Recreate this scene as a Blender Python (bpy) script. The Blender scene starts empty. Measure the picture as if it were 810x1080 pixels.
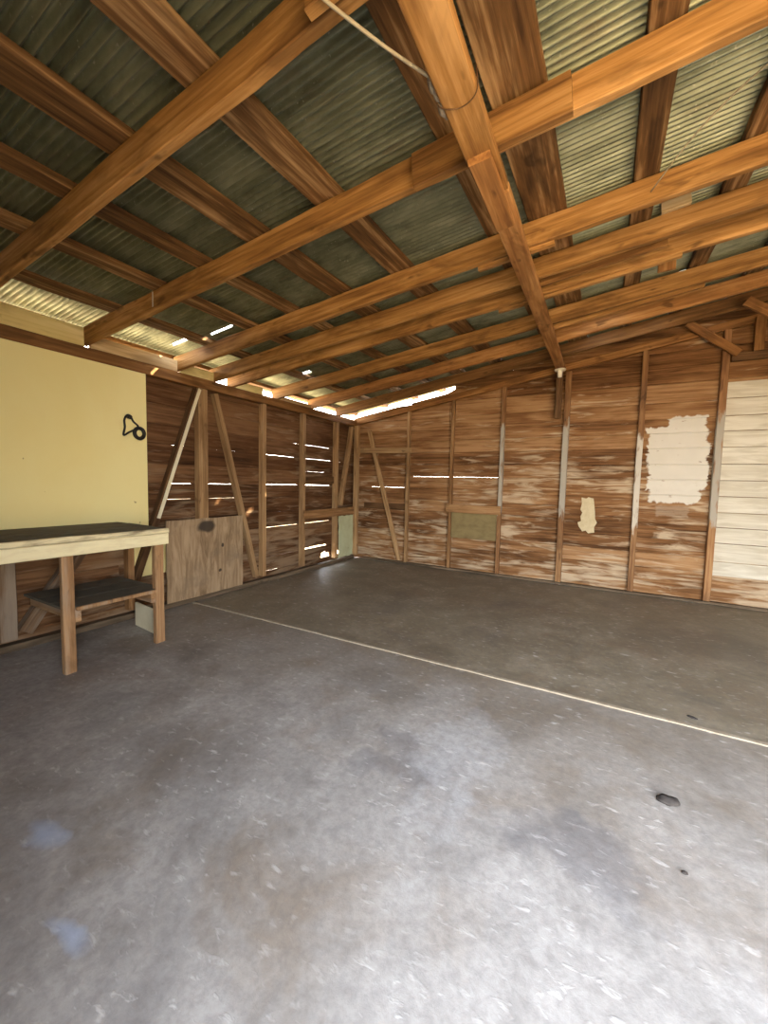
import bpy, bmesh, math, random
from mathutils import Vector, Matrix, noise
random.seed(7)
S = bpy.context.scene
COL = S.collection
PI = math.pi

# ------------------------------------------------------------------ camera
H_CAM = 1.30
yaw, pitch, roll = map(math.radians, (29.06, 4.10, -1.344))
cam = bpy.data.cameras.new('camera')
cam.sensor_fit = 'VERTICAL'
cam.sensor_height = 36.0
cam.lens = 418.7 / 1080 * 36.0
cam.clip_start = 0.02
camo = bpy.data.objects.new('camera', cam)
COL.objects.link(camo)
Fv = Vector((-math.sin(yaw) * math.cos(pitch), math.cos(yaw) * math.cos(pitch), -math.sin(pitch)))
Rv = Vector((math.cos(yaw), math.sin(yaw), 0))
Dv = Fv.cross(Rv)
R2 = math.cos(roll) * Rv + math.sin(roll) * Dv
D2 = -math.sin(roll) * Rv + math.cos(roll) * Dv
M = Matrix((R2, -D2, -Fv)).transposed().to_4x4()
M.translation = Vector((0, 0, H_CAM))
camo.matrix_world = M
S.camera = camo

# ------------------------------------------------------------------ sky, sun, exposure
W = bpy.data.worlds.new('sky')
S.world = W
W.use_nodes = True
wt = W.node_tree
wb = wt.nodes['Background']
tc = wt.nodes.new('ShaderNodeTexCoord')
sx = wt.nodes.new('ShaderNodeSeparateXYZ')
wr = wt.nodes.new('ShaderNodeValToRGB')
wt.links.new(tc.outputs['Generated'], sx.inputs[0])
wt.links.new(sx.outputs['Z'], wr.inputs[0])
wt.links.new(wr.outputs[0], wb.inputs[0])
wr.color_ramp.elements[0].position = 0.0
wr.color_ramp.elements[0].color = (1.0, 0.94, 0.84, 1)
wr.color_ramp.elements[1].position = 0.45
wr.color_ramp.elements[1].color = (0.80, 0.87, 1.0, 1)
wb.inputs[1].default_value = 20.0

sun = bpy.data.lights.new('sun', 'SUN')
sun.energy = 24.0
sun.angle = math.radians(0.6)
sun.color = (1.0, 0.86, 0.62)
suno = bpy.data.objects.new('sun', sun)
COL.objects.link(suno)
suno.rotation_euler = Vector((0.85, 0.32, 0.46)).to_track_quat('Z', 'Y').to_euler()

# the daylight of the open front: a portal that only guides sky sampling
por = bpy.data.lights.new('doorway_portal', 'AREA')
por.shape = 'RECTANGLE'
DX0, DX1, DZ, YF = -0.20, 3.25, 2.38, -0.30
por.size, por.size_y = DX1 - DX0, DZ
por.cycles.is_portal = True
poro = bpy.data.objects.new('doorway_portal', por)
COL.objects.link(poro)
poro.location = ((DX0 + DX1) / 2, YF - 0.05, DZ / 2)
poro.rotation_euler = (PI / 2, 0, 0)

S.view_settings.view_transform = 'Standard'
S.view_settings.look = 'None'
S.view_settings.exposure = 0.22
S.view_settings.gamma = 1.0
S.view_settings.use_curve_mapping = False
S.cycles.use_denoising = True
S.cycles.max_bounces = 10
S.cycles.diffuse_bounces = 6
S.cycles.sample_clamp_indirect = 12.0
S.cycles.caustics_reflective = False


# ------------------------------------------------------------------ materials
class NT:
    def __init__(self, name):
        self.m = bpy.data.materials.new(name)
        self.m.use_nodes = True
        self.t = self.m.node_tree
        self.bsdf = self.t.nodes['Principled BSDF']

    def n(self, typ, **kw):
        nd = self.t.nodes.new(typ)
        for k, v in kw.items():
            setattr(nd, k, v)
        return nd

    def l(self, a, b):
        self.t.links.new(a, b)

    def val(self, sock, v):
        if hasattr(v, 'is_output') or hasattr(v, 'links'):
            self.l(v, sock)
        else:
            sock.default_value = v

    def math(self, op, a, b=0.0, c=0.0, clamp=False):
        nd = self.n('ShaderNodeMath', operation=op, use_clamp=clamp)
        self.val(nd.inputs[0], a)
        self.val(nd.inputs[1], b)
        self.val(nd.inputs[2], c)
        return nd.outputs[0]

    def mix(self, f, a, b, blend='MIX'):
        nd = self.n('ShaderNodeMix', data_type='RGBA', blend_type=blend)
        self.val(nd.inputs[0], f)
        self.val(nd.inputs[6], a if not isinstance(a, tuple) else (*a, 1))
        self.val(nd.inputs[7], b if not isinstance(b, tuple) else (*b, 1))
        return nd.outputs[2]

    def ramp(self, f, stops):
        nd = self.n('ShaderNodeValToRGB')
        e = nd.color_ramp.elements
        while len(e) < len(stops):
            e.new(0.5)
        for el, (p, c) in zip(e, stops):
            el.position = p
            el.color = (*c, 1) if isinstance(c, tuple) else (c, c, c, 1)
        self.l(f, nd.inputs[0])
        return nd.outputs[0]

    def noise(self, vec, scale=1.0, detail=4, rough=0.55, dist=0.0):
        nd = self.n('ShaderNodeTexNoise')
        nd.inputs['Scale'].default_value = scale
        nd.inputs['Detail'].default_value = detail
        nd.inputs['Roughness'].default_value = rough
        nd.inputs['Distortion'].default_value = dist
        self.l(vec, nd.inputs['Vector'])
        return nd.outputs[0]

    def objco(self):
        return self.n('ShaderNodeTexCoord').outputs['Object']

    def mapv(self, vec, scale=(1, 1, 1), loc=(0, 0, 0)):
        nd = self.n('ShaderNodeMapping')
        nd.inputs['Scale'].default_value = scale
        nd.inputs['Location'].default_value = loc
        self.l(vec, nd.inputs['Vector'])
        return nd.outputs[0]

    def addv(self, vec, off):
        nd = self.n('ShaderNodeVectorMath', operation='ADD')
        self.l(vec, nd.inputs[0])
        self.l(off, nd.inputs[1])
        return nd.outputs[0]

    def xyz(self, vec):
        nd = self.n('ShaderNodeSeparateXYZ')
        self.l(vec, nd.inputs[0])
        return nd.outputs

    def bump(self, h, strength=0.3, dist=0.01):
        nd = self.n('ShaderNodeBump')
        nd.inputs['Strength'].default_value = strength
        nd.inputs['Distance'].default_value = dist
        self.l(h, nd.inputs['Height'])
        self.l(nd.outputs[0], self.bsdf.inputs['Normal'])

    def out(self, col, rough=0.8, spec=0.2):
        self.val(self.bsdf.inputs['Base Color'], col if not isinstance(col, tuple) else (*col, 1))
        self.val(self.bsdf.inputs['Roughness'], rough)
        self.bsdf.inputs['Specular IOR Level'].default_value = spec
        return self.m


def wood(name, dark, mid, light, grey=None, paint=None, rough=0.75, knots=True):
    """Lumber whose grain runs along local Z; paint = (colour, z0, z1, amount)."""
    n = NT(name)
    co = n.objco()
    rnd = n.n('ShaderNodeObjectInfo').outputs['Random']
    off = n.n('ShaderNodeCombineXYZ')
    r7 = n.math('MULTIPLY', rnd, 37.0)
    for i in range(3):
        n.l(r7, off.inputs[i])
    v = n.addv(co, off.outputs[0])
    g = n.noise(n.mapv(v, (38, 38, 1.6)), 1.0, 5, 0.6, 0.4)
    b = n.noise(n.mapv(v, (5, 5, 0.9)), 1.0, 4, 0.6, 0.6)
    k = n.noise(n.mapv(v, (14, 14, 5)), 1.0, 2, 0.5, 0.3)
    f = n.math('ADD', n.math('MULTIPLY', g, 0.55), n.math('MULTIPLY', b, 0.45))
    c = n.ramp(f, [(0.36, dark), (0.5, mid), (0.64, light)])
    if knots:
        kk = n.ramp(k, [(0.66, 0.0), (0.74, 1.0)])
        c = n.mix(n.math('MULTIPLY', kk, 0.65), c, tuple(0.45 * x for x in dark))
    bl = n.ramp(n.noise(n.mapv(v, (7, 7, 1.8), (9, 9, 9)), 1.0, 4, 0.6, 0.8), [(0.50, 0.0), (0.66, 1.0)])
    c = n.mix(n.math('MULTIPLY', bl, 0.55), c, tuple(0.7 * x for x in dark))
    if grey:
        gm = n.ramp(n.noise(n.mapv(v, (9, 9, 0.7), (3, 3, 3)), 1.0, 5, 0.65), [(0.5, 0.0), (0.62, 1.0)])
        c = n.mix(n.math('MULTIPLY', gm, 0.7), c, grey)
    val = n.math('MULTIPLY_ADD', rnd, 0.3, 0.85)
    hv = n.n('ShaderNodeHueSaturation')
    n.l(val, hv.inputs['Value'])
    n.l(c, hv.inputs['Color'])
    c = hv.outputs[0]
    if paint:
        pc, z0, z1, amt = paint
        z = n.xyz(co)[2]
        wob = n.math('MULTIPLY_ADD', n.noise(n.mapv(v, (20, 20, 6)), 1.0, 4), 0.5, -0.25)
        zz = n.math('ADD', z, wob)
        m1 = n.math('MULTIPLY', n.math('SUBTRACT', zz, z0), 14.0, clamp=True)
        m2 = n.math('MULTIPLY', n.math('SUBTRACT', z1, zz), 14.0, clamp=True)
        ch = n.ramp(n.noise(n.mapv(v, (22, 22, 5), (7, 1, 2)), 1.0, 4), [(0.30, 0.15), (0.44, 1.0)])
        mk = n.math('MULTIPLY', n.math('MULTIPLY', m1, m2), n.math('MULTIPLY', ch, amt))
        c = n.mix(mk, c, pc)
    n.bump(g, 0.35, 0.004)
    return n.out(c, rough, 0.25)


def planks(name, axis, dark, mid, light, pale, pale_amt=0.8, patches=()):
    """Horizontal weathered siding; per-plank tone stored in the 'tone' attribute."""
    n = NT(name)
    co = n.objco()
    at = n.n('ShaderNodeAttribute', attribute_name='tone')
    tone = at.outputs['Fac']
    off = n.n('ShaderNodeCombineXYZ')
    t7 = n.math('MULTIPLY', tone, 53.0)
    for i in range(3):
        n.l(t7, off.inputs[i])
    v = n.addv(co, off.outputs[0])
    sc = (1.1, 3, 42) if axis == 'X' else (3, 1.1, 42)
    sb = (1.3, 2, 9) if axis == 'X' else (2, 1.3, 9)
    g = n.noise(n.mapv(v, sc), 1.0, 5, 0.62, 0.5)
    b = n.noise(n.mapv(v, sb), 1.0, 5, 0.6, 0.8)
    f = n.math('ADD', n.math('MULTIPLY', g, 0.5), n.math('MULTIPLY', b, 0.5))
    f = n.math('ADD', f, n.math('MULTIPLY_ADD', tone, 0.18, -0.09))
    wide = n.noise(n.mapv(co, (0.9, 0.9, 1.3)), 1.0, 3, 0.6)
    f = n.math('ADD', f, n.math('MULTIPLY_ADD', wide, 0.40, -0.20))
    c = n.ramp(f, [(0.33, dark), (0.50, mid), (0.67, light)])
    # weathered pale scuffs, more of them low on the wall
    z = n.xyz(co)[2]
    ps = n.math('ADD', n.math('MULTIPLY', n.noise(n.mapv(v, (1.9, 4, 15) if axis == 'X' else (4, 1.9, 15), (4, 9, 1)), 1.0, 5, 0.6, 0.9), 0.6),
                n.math('MULTIPLY', n.noise(n.mapv(co, (1.1, 1.1, 1.6), (8, 2, 3)), 1.0, 3, 0.6), 0.4))
    low = n.math('MULTIPLY_ADD', n.math('MULTIPLY', z, -0.4, clamp=False), 0.10, 0.05)
    pm = n.ramp(n.math('ADD', ps, low), [(0.515, 0.0), (0.62, 1.0)])
    c = n.mix(n.math('MULTIPLY', pm, pale_amt), c, pale)
    for (a0, a1, z0, z1, pc, jag, amt) in patches:
        a = n.xyz(co)[0 if axis == 'X' else 1]
        jv = n.mapv(co, (5, 5, 9), (a0, 2, 5))
        jag_n = n.math('MULTIPLY_ADD', n.noise(jv, 1.0, 5, 0.6, 0.6), 2 * jag, -jag)
        row = n.n('ShaderNodeTexWhiteNoise', noise_dimensions='1D')
        n.l(n.math('MULTIPLY', tone, 91.0), row.inputs['W'])
        jr = n.math('MULTIPLY_ADD', row.outputs['Value'], jag * 0.9, -jag * 0.45)
        aa = n.math('ADD', n.math('ADD', a, jag_n), jr)
        zz = n.math('ADD', z, n.math('MULTIPLY_ADD', n.noise(n.mapv(co, (7, 7, 2), (1, 8, a0)), 1.0, 4), 2 * jag, -jag))
        mk = n.math('MULTIPLY', n.math('SUBTRACT', aa, a0), 60.0, clamp=True)
        for s_ in (n.math('SUBTRACT', a1, aa), n.math('SUBTRACT', zz, z0), n.math('SUBTRACT', z1, zz)):
            mk = n.math('MULTIPLY', mk, n.math('MULTIPLY', s_, 60.0, clamp=True))
        chip = n.ramp(n.noise(n.mapv(v, (6, 6, 16)), 1.0, 5, 0.65), [(0.28, 0.15), (0.36, 1.0)])
        dirt = n.noise(n.mapv(co, (5, 5, 5)), 1.0, 4)
        pcol = n.mix(n.math('MULTIPLY', dirt, 0.5), pc, tuple(x * 0.72 for x in pc))
        c = n.mix(n.math('MULTIPLY', n.math('MULTIPLY', mk, chip), amt), c, pcol)
    n.bump(f, 0.5, 0.006)
    return n.out(c, 0.85, 0.15)


def painted(name, col, dirt, rough=0.6, scale=4.0, streak=(1, 1, 1), specks=None, amt=0.6):
    n = NT(name)
    co = n.objco()
    d = n.noise(n.mapv(co, streak), scale, 6, 0.62, 0.3)
    m = n.ramp(d, [(0.42, 0.0), (0.72, 1.0)])
    c = n.mix(n.math('MULTIPLY', m, amt), col, dirt)
    if specks:
        s_ = n.noise(co, 17.0, 2, 0.5)
        sm = n.ramp(s_, [(0.75, 0.0), (0.78, 1.0)])
        c = n.mix(n.math('MULTIPLY', sm, 0.85), c, specks)
    n.bump(d, 0.15, 0.003)
    return n.out(c, rough, 0.3)


OR_D, OR_M, OR_L = (0.12, 0.052, 0.014), (0.31, 0.155, 0.045), (0.50, 0.28, 0.105)
M_RAFT = wood('rafter_wood', OR_D, OR_M, OR_L)
M_BEAM = wood('beam_wood', (0.15, 0.065, 0.02), (0.30, 0.14, 0.045), (0.45, 0.24, 0.09))
M_PURL = wood('purlin_wood', (0.05, 0.023, 0.008), (0.15, 0.075, 0.026), (0.42, 0.26, 0.12))
M_PALE = wood('pale_block_wood', (0.38, 0.25, 0.11), (0.55, 0.40, 0.21), (0.68, 0.53, 0.32))
M_YBLK = wood('yellow_block_wood', (0.66, 0.52, 0.20), (0.78, 0.64, 0.28), (0.84, 0.70, 0.36))
M_STUD = wood('stud_wood', (0.13, 0.065, 0.026), (0.27, 0.145, 0.06), (0.40, 0.24, 0.115))
M_STUD2 = wood('pale_stud_wood', (0.22, 0.125, 0.055), (0.37, 0.23, 0.11), (0.50, 0.34, 0.18))
M_DARK = wood('dark_lumber', (0.05, 0.024, 0.01), (0.12, 0.062, 0.026), (0.21, 0.12, 0.055))
M_SOLE = wood('dusty_sole_wood', (0.07, 0.05, 0.03), (0.15, 0.11, 0.07), (0.24, 0.18, 0.12))
M_DUST = wood('dusty_lumber', (0.10, 0.055, 0.03), (0.20, 0.125, 0.07), (0.31, 0.22, 0.14), grey=(0.36, 0.30, 0.23))
M_PLATE = wood('plate_wood', (0.09, 0.042, 0.014), (0.19, 0.092, 0.03), (0.30, 0.16, 0.06))
GREYP = (0.40, 0.37, 0.31)
M_POST = wood('grey_painted_stud', (0.13, 0.06, 0.025), (0.26, 0.13, 0.055), (0.38, 0.22, 0.10), paint=(GREYP, 0.85, 2.15, 0.95))
M_POST2 = wood('white_painted_stud', (0.13, 0.06, 0.025), (0.26, 0.13, 0.055), (0.38, 0.22, 0.10), paint=((0.58, 0.54, 0.46), 0.75, 1.95, 0.95))
M_LEG = wood('bench_leg_wood', (0.17, 0.085, 0.035), (0.33, 0.19, 0.09), (0.46, 0.30, 0.16), grey=(0.34, 0.27, 0.20))
M_BTOP = painted('bench_top_dirt', (0.13, 0.115, 0.085), (0.055, 0.048, 0.036), 0.9, 6.0)
M_CREAM = painted('cream_fascia_paint', (0.80, 0.74, 0.48), (0.58, 0.50, 0.30), 0.6, 7.0, (1, 1, 4), (0.16, 0.11, 0.06))
M_EDGE = painted('peeling_edge_paint', (0.74, 0.67, 0.42), (0.13, 0.09, 0.05), 0.7, 14.0, (2, 1, 0.35), (0.10, 0.07, 0.04), 0.95)
M_YEL = painted('yellow_sheet_paint', (0.90, 0.82, 0.40), (0.86, 0.74, 0.31), 0.55, 1.6, (1, 1, 0.6), (0.25, 0.18, 0.07), 0.6)
M_WHITEP = painted('offwhite_sheet_paint', (0.84, 0.79, 0.58), (0.66, 0.58, 0.38), 0.65, 6.0)
M_MUD = painted('grey_mud', (0.22, 0.19, 0.15), (0.13, 0.11, 0.08), 0.9, 30.0)
M_PAPER = painted('aged_paper', (0.60, 0.52, 0.34), (0.42, 0.34, 0.20), 0.9, 14.0)
M_GREEN = painted('pale_green_paint', (0.52, 0.56, 0.36), (0.38, 0.38, 0.22), 0.7, 6.0, (1, 1, 1), (0.14, 0.10, 0.05))
M_TAN = painted('dull_tan_panel_paint', (0.24, 0.19, 0.085), (0.13, 0.085, 0.04), 0.8, 7.0, (1, 1, 2))
M_WIRE = painted('old_cord', (0.42, 0.36, 0.25), (0.28, 0.23, 0.15), 0.7, 9.0)
M_BLACK = painted('black_rubber', (0.012, 0.012, 0.012), (0.03, 0.028, 0.025), 0.45, 20.0)
M_CERAM = painted('white_porcelain', (0.82, 0.80, 0.72), (0.66, 0.62, 0.52), 0.25, 12.0)
M_STEEL = painted('dull_nail_steel', (0.50, 0.45, 0.35), (0.30, 0.25, 0.18), 0.45, 30.0)
M_STONE = painted('dark_stone', (0.035, 0.03, 0.027), (0.075, 0.065, 0.055), 0.8, 30.0)
M_JOINT = painted('joint_strip_wood', (0.36, 0.31, 0.23), (0.20, 0.16, 0.11), 0.7, 5.0, (3, 1, 1))
M_DEBRIS = painted('pale_chip', (0.62, 0.58, 0.50), (0.45, 0.40, 0.32), 0.8, 20.0)

M_WL = planks('left_siding', 'Y', (0.045, 0.020, 0.009), (0.115, 0.055, 0.024), (0.21, 0.115, 0.055), (0.34, 0.25, 0.16), 0.55)
M_WB = planks('back_siding', 'X', (0.075, 0.034, 0.014), (0.22, 0.108, 0.044), (0.40, 0.235, 0.115), (0.56, 0.45, 0.31), 0.8,
              patches=[(0.42, 1.02, 1.30, 2.05, (0.72, 0.69, 0.61), 0.10, 0.97),
                       (0.62, 1.00, 1.95, 2.17, (0.72, 0.69, 0.61), 0.07, 0.97),
                       (0.45, 0.97, 1.14, 1.40, (0.72, 0.69, 0.61), 0.10, 0.97),
                       (0.55, 0.88, 0.98, 1.12, (0.42, 0.33, 0.24), 0.06, 0.5)])
M_WF = planks('front_siding', 'X', (0.085, 0.033, 0.015), (0.21, 0.092, 0.040), (0.35, 0.19, 0.095), (0.50, 0.38, 0.26), 0.4)
M_WHP = planks('white_painted_boards', 'X', (0.58, 0.54, 0.44), (0.68, 0.65, 0.55), (0.74, 0.71, 0.62), (0.44, 0.39, 0.29), 0.5)


def mat_plywood():
    n = NT('worn_plywood')
    co = n.objco()
    g = n.noise(n.mapv(co, (6, 14, 2.2)), 1.0, 6, 0.62, 1.2)
    d = n.noise(co, 4.0, 5, 0.6, 0.5)
    c = n.ramp(g, [(0.34, (0.20, 0.135, 0.075)), (0.5, (0.33, 0.235, 0.14)), (0.66, (0.43, 0.32, 0.20))])
    c = n.mix(n.ramp(d, [(0.5, 0.0), (0.7, 0.6)]), c, (0.20, 0.15, 0.10))
    x, y, z = n.xyz(co)[:3]
    wob = n.math('MULTIPLY_ADD', n.noise(co, 6.0, 3), 0.06, -0.03)
    # black soot smear and small holes
    for (yc, zc, ry, rz, k) in ((0.445, 0.735, 0.115, 0.068, 1.0), (0.65, 0.51, 0.022, 0.022, 1.0), (0.625, 0.24, 0.02, 0.018, 1.0)):
        a = n.math('DIVIDE', n.math('ADD', n.math('SUBTRACT', y, yc), wob), ry)
        b = n.math('DIVIDE', n.math('ADD', n.math('SUBTRACT', z, zc), wob), rz)
        r = n.math('ADD', n.math('MULTIPLY', a, a), n.math('MULTIPLY', b, b))
        m = n.math('MULTIPLY', n.math('SUBTRACT', 1.15, r), 1.6, clamp=True)
        c = n.mix(n.math('MULTIPLY', m, 0.9 * k), c, (0.045, 0.036, 0.028))
    n.bump(g, 0.3, 0.003)
    return n.out(c, 0.8, 0.2)


M_PLY = mat_plywood()


STAINS_AND_LIGHT = ((-0.02, 1.52, 0.26, 0.17, 0.55, (0.15, 0.145, 0.15)), (-0.78, 1.62, 0.20, 0.16, 0.5, (0.17, 0.165, 0.17)),
          (-1.25, 2.15, 0.35, 0.18, 0.45, (0.16, 0.14, 0.115)), (-0.55, 1.75, 0.17, 0.42, 0.4, (0.50, 0.51, 0.52)),  # last entry here: pool of daylight painted into the concrete colour
          (-1.6, 1.2, 0.4, 0.25, 0.4, (0.19, 0.17, 0.15)), (0.9, 4.2, 0.8, 0.4, 0.4, (0.12, 0.10, 0.075)), (-1.6, 3.6, 0.5, 0.5, 0.35, (0.30, 0.27, 0.19)))


def mat_floor():
    n = NT('worn_concrete')
    co = n.objco()
    big = n.noise(co, 0.9, 5, 0.6, 0.6)
    med = n.noise(co, 3.2, 6, 0.65, 0.5)
    fine = n.noise(co, 26.0, 6, 0.7, 0.2)
    y = n.xyz(co)[1]
    far = n.math('MULTIPLY', n.math('SUBTRACT', y, 2.665), 40.0, clamp=True)
    near_c = n.ramp(med, [(0.30, (0.25, 0.235, 0.215)), (0.5, (0.36, 0.342, 0.318)), (0.70, (0.43, 0.412, 0.385))])
    far_c = n.ramp(med, [(0.30, (0.165, 0.14, 0.095)), (0.5, (0.25, 0.215, 0.15)), (0.72, (0.36, 0.315, 0.235))])
    c = n.mix(far, near_c, far_c)
    # brown earth stains, dark oily patches, and warm light painted in towards the joint
    bm = n.ramp(n.noise(n.mapv(co, (1, 1, 1), (5, 3, 0)), 1.7, 5, 0.6, 0.6), [(0.50, 0.0), (0.70, 0.6)])
    c = n.mix(bm, c, (0.22, 0.165, 0.11))
    tr = n.math('ADD', n.math('MULTIPLY', n.math('SUBTRACT', y, 1.5), 0.75), n.math('MULTIPLY_ADD', big, 2.4, -1.2))  # dirt plus warm bounced light put into the colour, rising towards the joint
    tm = n.math('MULTIPLY', n.math('MULTIPLY', tr, 1.0, clamp=True), 0.75)
    c = n.mix(n.math('MULTIPLY', tm, n.math('SUBTRACT', 1.0, far)), c, (0.215, 0.175, 0.12))
    dm = n.ramp(big, [(0.56, 0.0), (0.70, 0.55)])
    c = n.mix(dm, c, (0.10, 0.095, 0.10))
    # worn stains with shapes of their own, plus a pool of daylight painted pale
    x = n.xyz(co)[0]
    wx = n.math('MULTIPLY_ADD', n.noise(co, 3.5, 5, 0.6), 0.8, -0.4)
    wy = n.math('MULTIPLY_ADD', n.noise(n.mapv(co, (1, 1, 1), (4, 4, 4)), 3.5, 5, 0.6), 0.8, -0.4)
    for (xc, yc, rx, ry, k, pc) in STAINS_AND_LIGHT:
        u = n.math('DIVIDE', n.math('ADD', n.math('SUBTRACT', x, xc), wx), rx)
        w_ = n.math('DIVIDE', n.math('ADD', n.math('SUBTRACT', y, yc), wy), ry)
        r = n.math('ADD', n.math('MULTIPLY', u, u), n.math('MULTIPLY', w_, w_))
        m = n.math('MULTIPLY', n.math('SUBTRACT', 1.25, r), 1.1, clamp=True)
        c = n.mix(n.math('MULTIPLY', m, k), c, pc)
    c = n.mix(n.ramp(fine, [(0.35, 0.35), (0.6, 0.0)]), c, (0.12, 0.11, 0.105))
    # pale flaked specks, stretched along one trowel direction
    rot = n.n('ShaderNodeMapping')
    rot.inputs['Rotation'].default_value = (0, 0, math.radians(-20))
    rot.inputs['Scale'].default_value = (14, 30, 1)
    n.l(co, rot.inputs['Vector'])
    fl = n.noise(rot.outputs[0], 1.0, 3, 0.55, 0.25)
    area = n.ramp(n.noise(co, 1.6, 3), [(0.38, 0.35), (0.60, 1.0)])
    fm = n.math('MULTIPLY', n.ramp(fl, [(0.60, 0.0), (0.72, 1.0)]), area)
    c = n.mix(n.math('MULTIPLY', fm, 0.6), c, (0.60, 0.58, 0.55))
    # two pale blue patches near the front left
    x = n.xyz(co)[0]
    wob = n.math('MULTIPLY_ADD', n.noise(co, 9.0, 2), 0.09, -0.045)
    for (xc, yc, rx, ry) in ((-1.715, 0.60, 0.10, 0.05), (-1.262, 0.485, 0.09, 0.035)):
        u = n.math('DIVIDE', n.math('ADD', n.math('SUBTRACT', x, xc), wob), rx)
        w_ = n.math('DIVIDE', n.math('ADD', n.math('SUBTRACT', y, yc), wob), ry)
        r = n.math('ADD', n.math('MULTIPLY', u, u), n.math('MULTIPLY', w_, w_))
        m = n.math('MULTIPLY', n.math('SUBTRACT', 1.2, r), 0.7, clamp=True)
        c = n.mix(n.math('MULTIPLY', m, 0.6), c, (0.40, 0.50, 0.70))
    h = n.math('ADD', n.math('MULTIPLY', fm, 0.35), n.math('MULTIPLY', fine, 0.5))
    n.bump(h, 0.35, 0.008)
    ro = n.math('MULTIPLY_ADD', med, 0.4, 0.36)
    return n.out(c, ro, 0.35)


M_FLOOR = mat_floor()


def mat_iron():
    n = NT('galvanised_iron')
    co = n.objco()
    a = n.noise(n.mapv(co, (3, 9, 3)), 1.0, 6, 0.65, 0.4)
    sp = n.noise(co, 60.0, 2, 0.5)
    c = n.ramp(a, [(0.32, (0.11, 0.118, 0.075)), (0.5, (0.20, 0.21, 0.135)), (0.7, (0.30, 0.31, 0.21))])
    c = n.mix(n.ramp(sp, [(0.68, 0.0), (0.76, 0.5)]), c, (0.50, 0.50, 0.40))
    rust = n.ramp(n.noise(n.mapv(co, (2, 6, 2), (4, 2, 8)), 1.0, 5, 0.6), [(0.58, 0.0), (0.72, 0.5)])
    c = n.mix(rust, c, (0.15, 0.10, 0.055))
    n.bsdf.inputs['Metallic'].default_value = 0.6
    return n.out(c, 0.46, 0.4)


M_IRON = mat_iron()


def mat_ground():
    n = NT('dry_ground')
    co = n.objco()
    a = n.noise(co, 1.5, 6, 0.6)
    c = n.ramp(a, [(0.3, (0.46, 0.31, 0.15)), (0.7, (0.64, 0.47, 0.26))])
    return n.out(c, 0.95, 0.1)


M_GROUND = mat_ground()


# ------------------------------------------------------------------ builders
def link(name, me, mat, parent=None):
    o = bpy.data.objects.new(name, me)
    COL.objects.link(o)
    if mat:
        me.materials.append(mat)
    if parent is not None:
        o.parent = parent
    return o


def tag(o, label, cat, group=None):
    o['label'] = label
    o['category'] = cat
    if group:
        o['group'] = group
    return o


def struct(o):
    o['kind'] = 'structure'
    return o


def empty(name, loc, label, cat, group=None):
    o = bpy.data.objects.new(name, None)
    COL.objects.link(o)
    o.location = loc
    o.empty_display_size = 0.1
    return tag(o, label, cat, group)


def frame(A, B, wdir):
    """Matrix with local Z from A to B, local X close to wdir, origin A."""
    A, B = Vector(A), Vector(B)
    z = (B - A).normalized()
    x = Vector(wdir)
    x = (x - x.dot(z) * z).normalized()
    y = z.cross(x)
    m = Matrix((x, y, z)).transposed().to_4x4()
    m.translation = A
    return m, (B - A).length


def stick_mesh(name, L, w, t, seed=0, warp=0.002, step=0.22, cham=0.004):
    """One sawn length of lumber along +Z, chamfered, slightly wandering and nicked."""
    rg = random.Random(seed)
    ns = max(2, int(L / step))
    c = min(cham, w * 0.2, t * 0.2)
    hx, hy = w / 2, t / 2
    prof = [(-hx + c, -hy), (hx - c, -hy), (hx, -hy + c), (hx, hy - c), (hx - c, hy), (-hx + c, hy), (-hx, hy - c), (-hx, -hy + c)]
    bm = bmesh.new()
    rings = []
    for i in range(ns + 1):
        z = L * i / ns
        ox, oy = rg.uniform(-warp, warp), rg.uniform(-warp, warp)
        if i in (0, ns):
            ox = oy = 0
        ring = []
        for (x, y) in prof:
            j = rg.uniform(-warp, warp) * 0.6
            ring.append(bm.verts.new((x + ox + (j if abs(x) > abs(y) else 0), y + oy, z + (rg.uniform(-0.002, 0.002) if i in (0, ns) else 0))))
        rings.append(ring)
    for a, b in zip(rings, rings[1:]):
        for k in range(8):
            bm.faces.new((a[k], a[(k + 1) % 8], b[(k + 1) % 8], b[k]))
    bm.faces.new(rings[0][::-1])
    bm.faces.new(rings[-1])
    bmesh.ops.recalc_face_normals(bm, faces=bm.faces)
    me = bpy.data.meshes.new(name)
    bm.to_mesh(me)
    bm.free()
    return me


_seed = [100]


def stick(name, A, B, w, t, wdir, mat, parent=None, warp=0.002):
    """Lumber from A to B; w measured along wdir, t across."""
    _seed[0] += 1
    m, L = frame(A, B, wdir)
    o = link(name, stick_mesh(name, L, w, t, _seed[0], warp), mat)
    if parent is not None:
        o.parent = parent
        o.matrix_basis = Matrix.Translation(-parent.location) @ m
    else:
        o.matrix_world = m
    return o


def lumber(name, A, B, w, t, wdir, mat, label, cat, group=None, warp=0.002):
    return tag(stick(name, A, B, w, t, wdir, mat, None, warp), label, cat, group)


def box_bm(bm, x0, x1, y0, y1, z0, z1, c=0.003):
    r = bmesh.ops.create_cube(bm, size=1.0)
    for v in r['verts']:
        v.co = Vector(((x0 + x1) / 2 + v.co.x * (x1 - x0), (y0 + y1) / 2 + v.co.y * (y1 - y0), (z0 + z1) / 2 + v.co.z * (z1 - z0)))
    if c:
        ed = list({e for v in r['verts'] for e in v.link_edges})
        bmesh.ops.bevel(bm, geom=ed, offset=c, segments=1, affect='EDGES')


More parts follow.
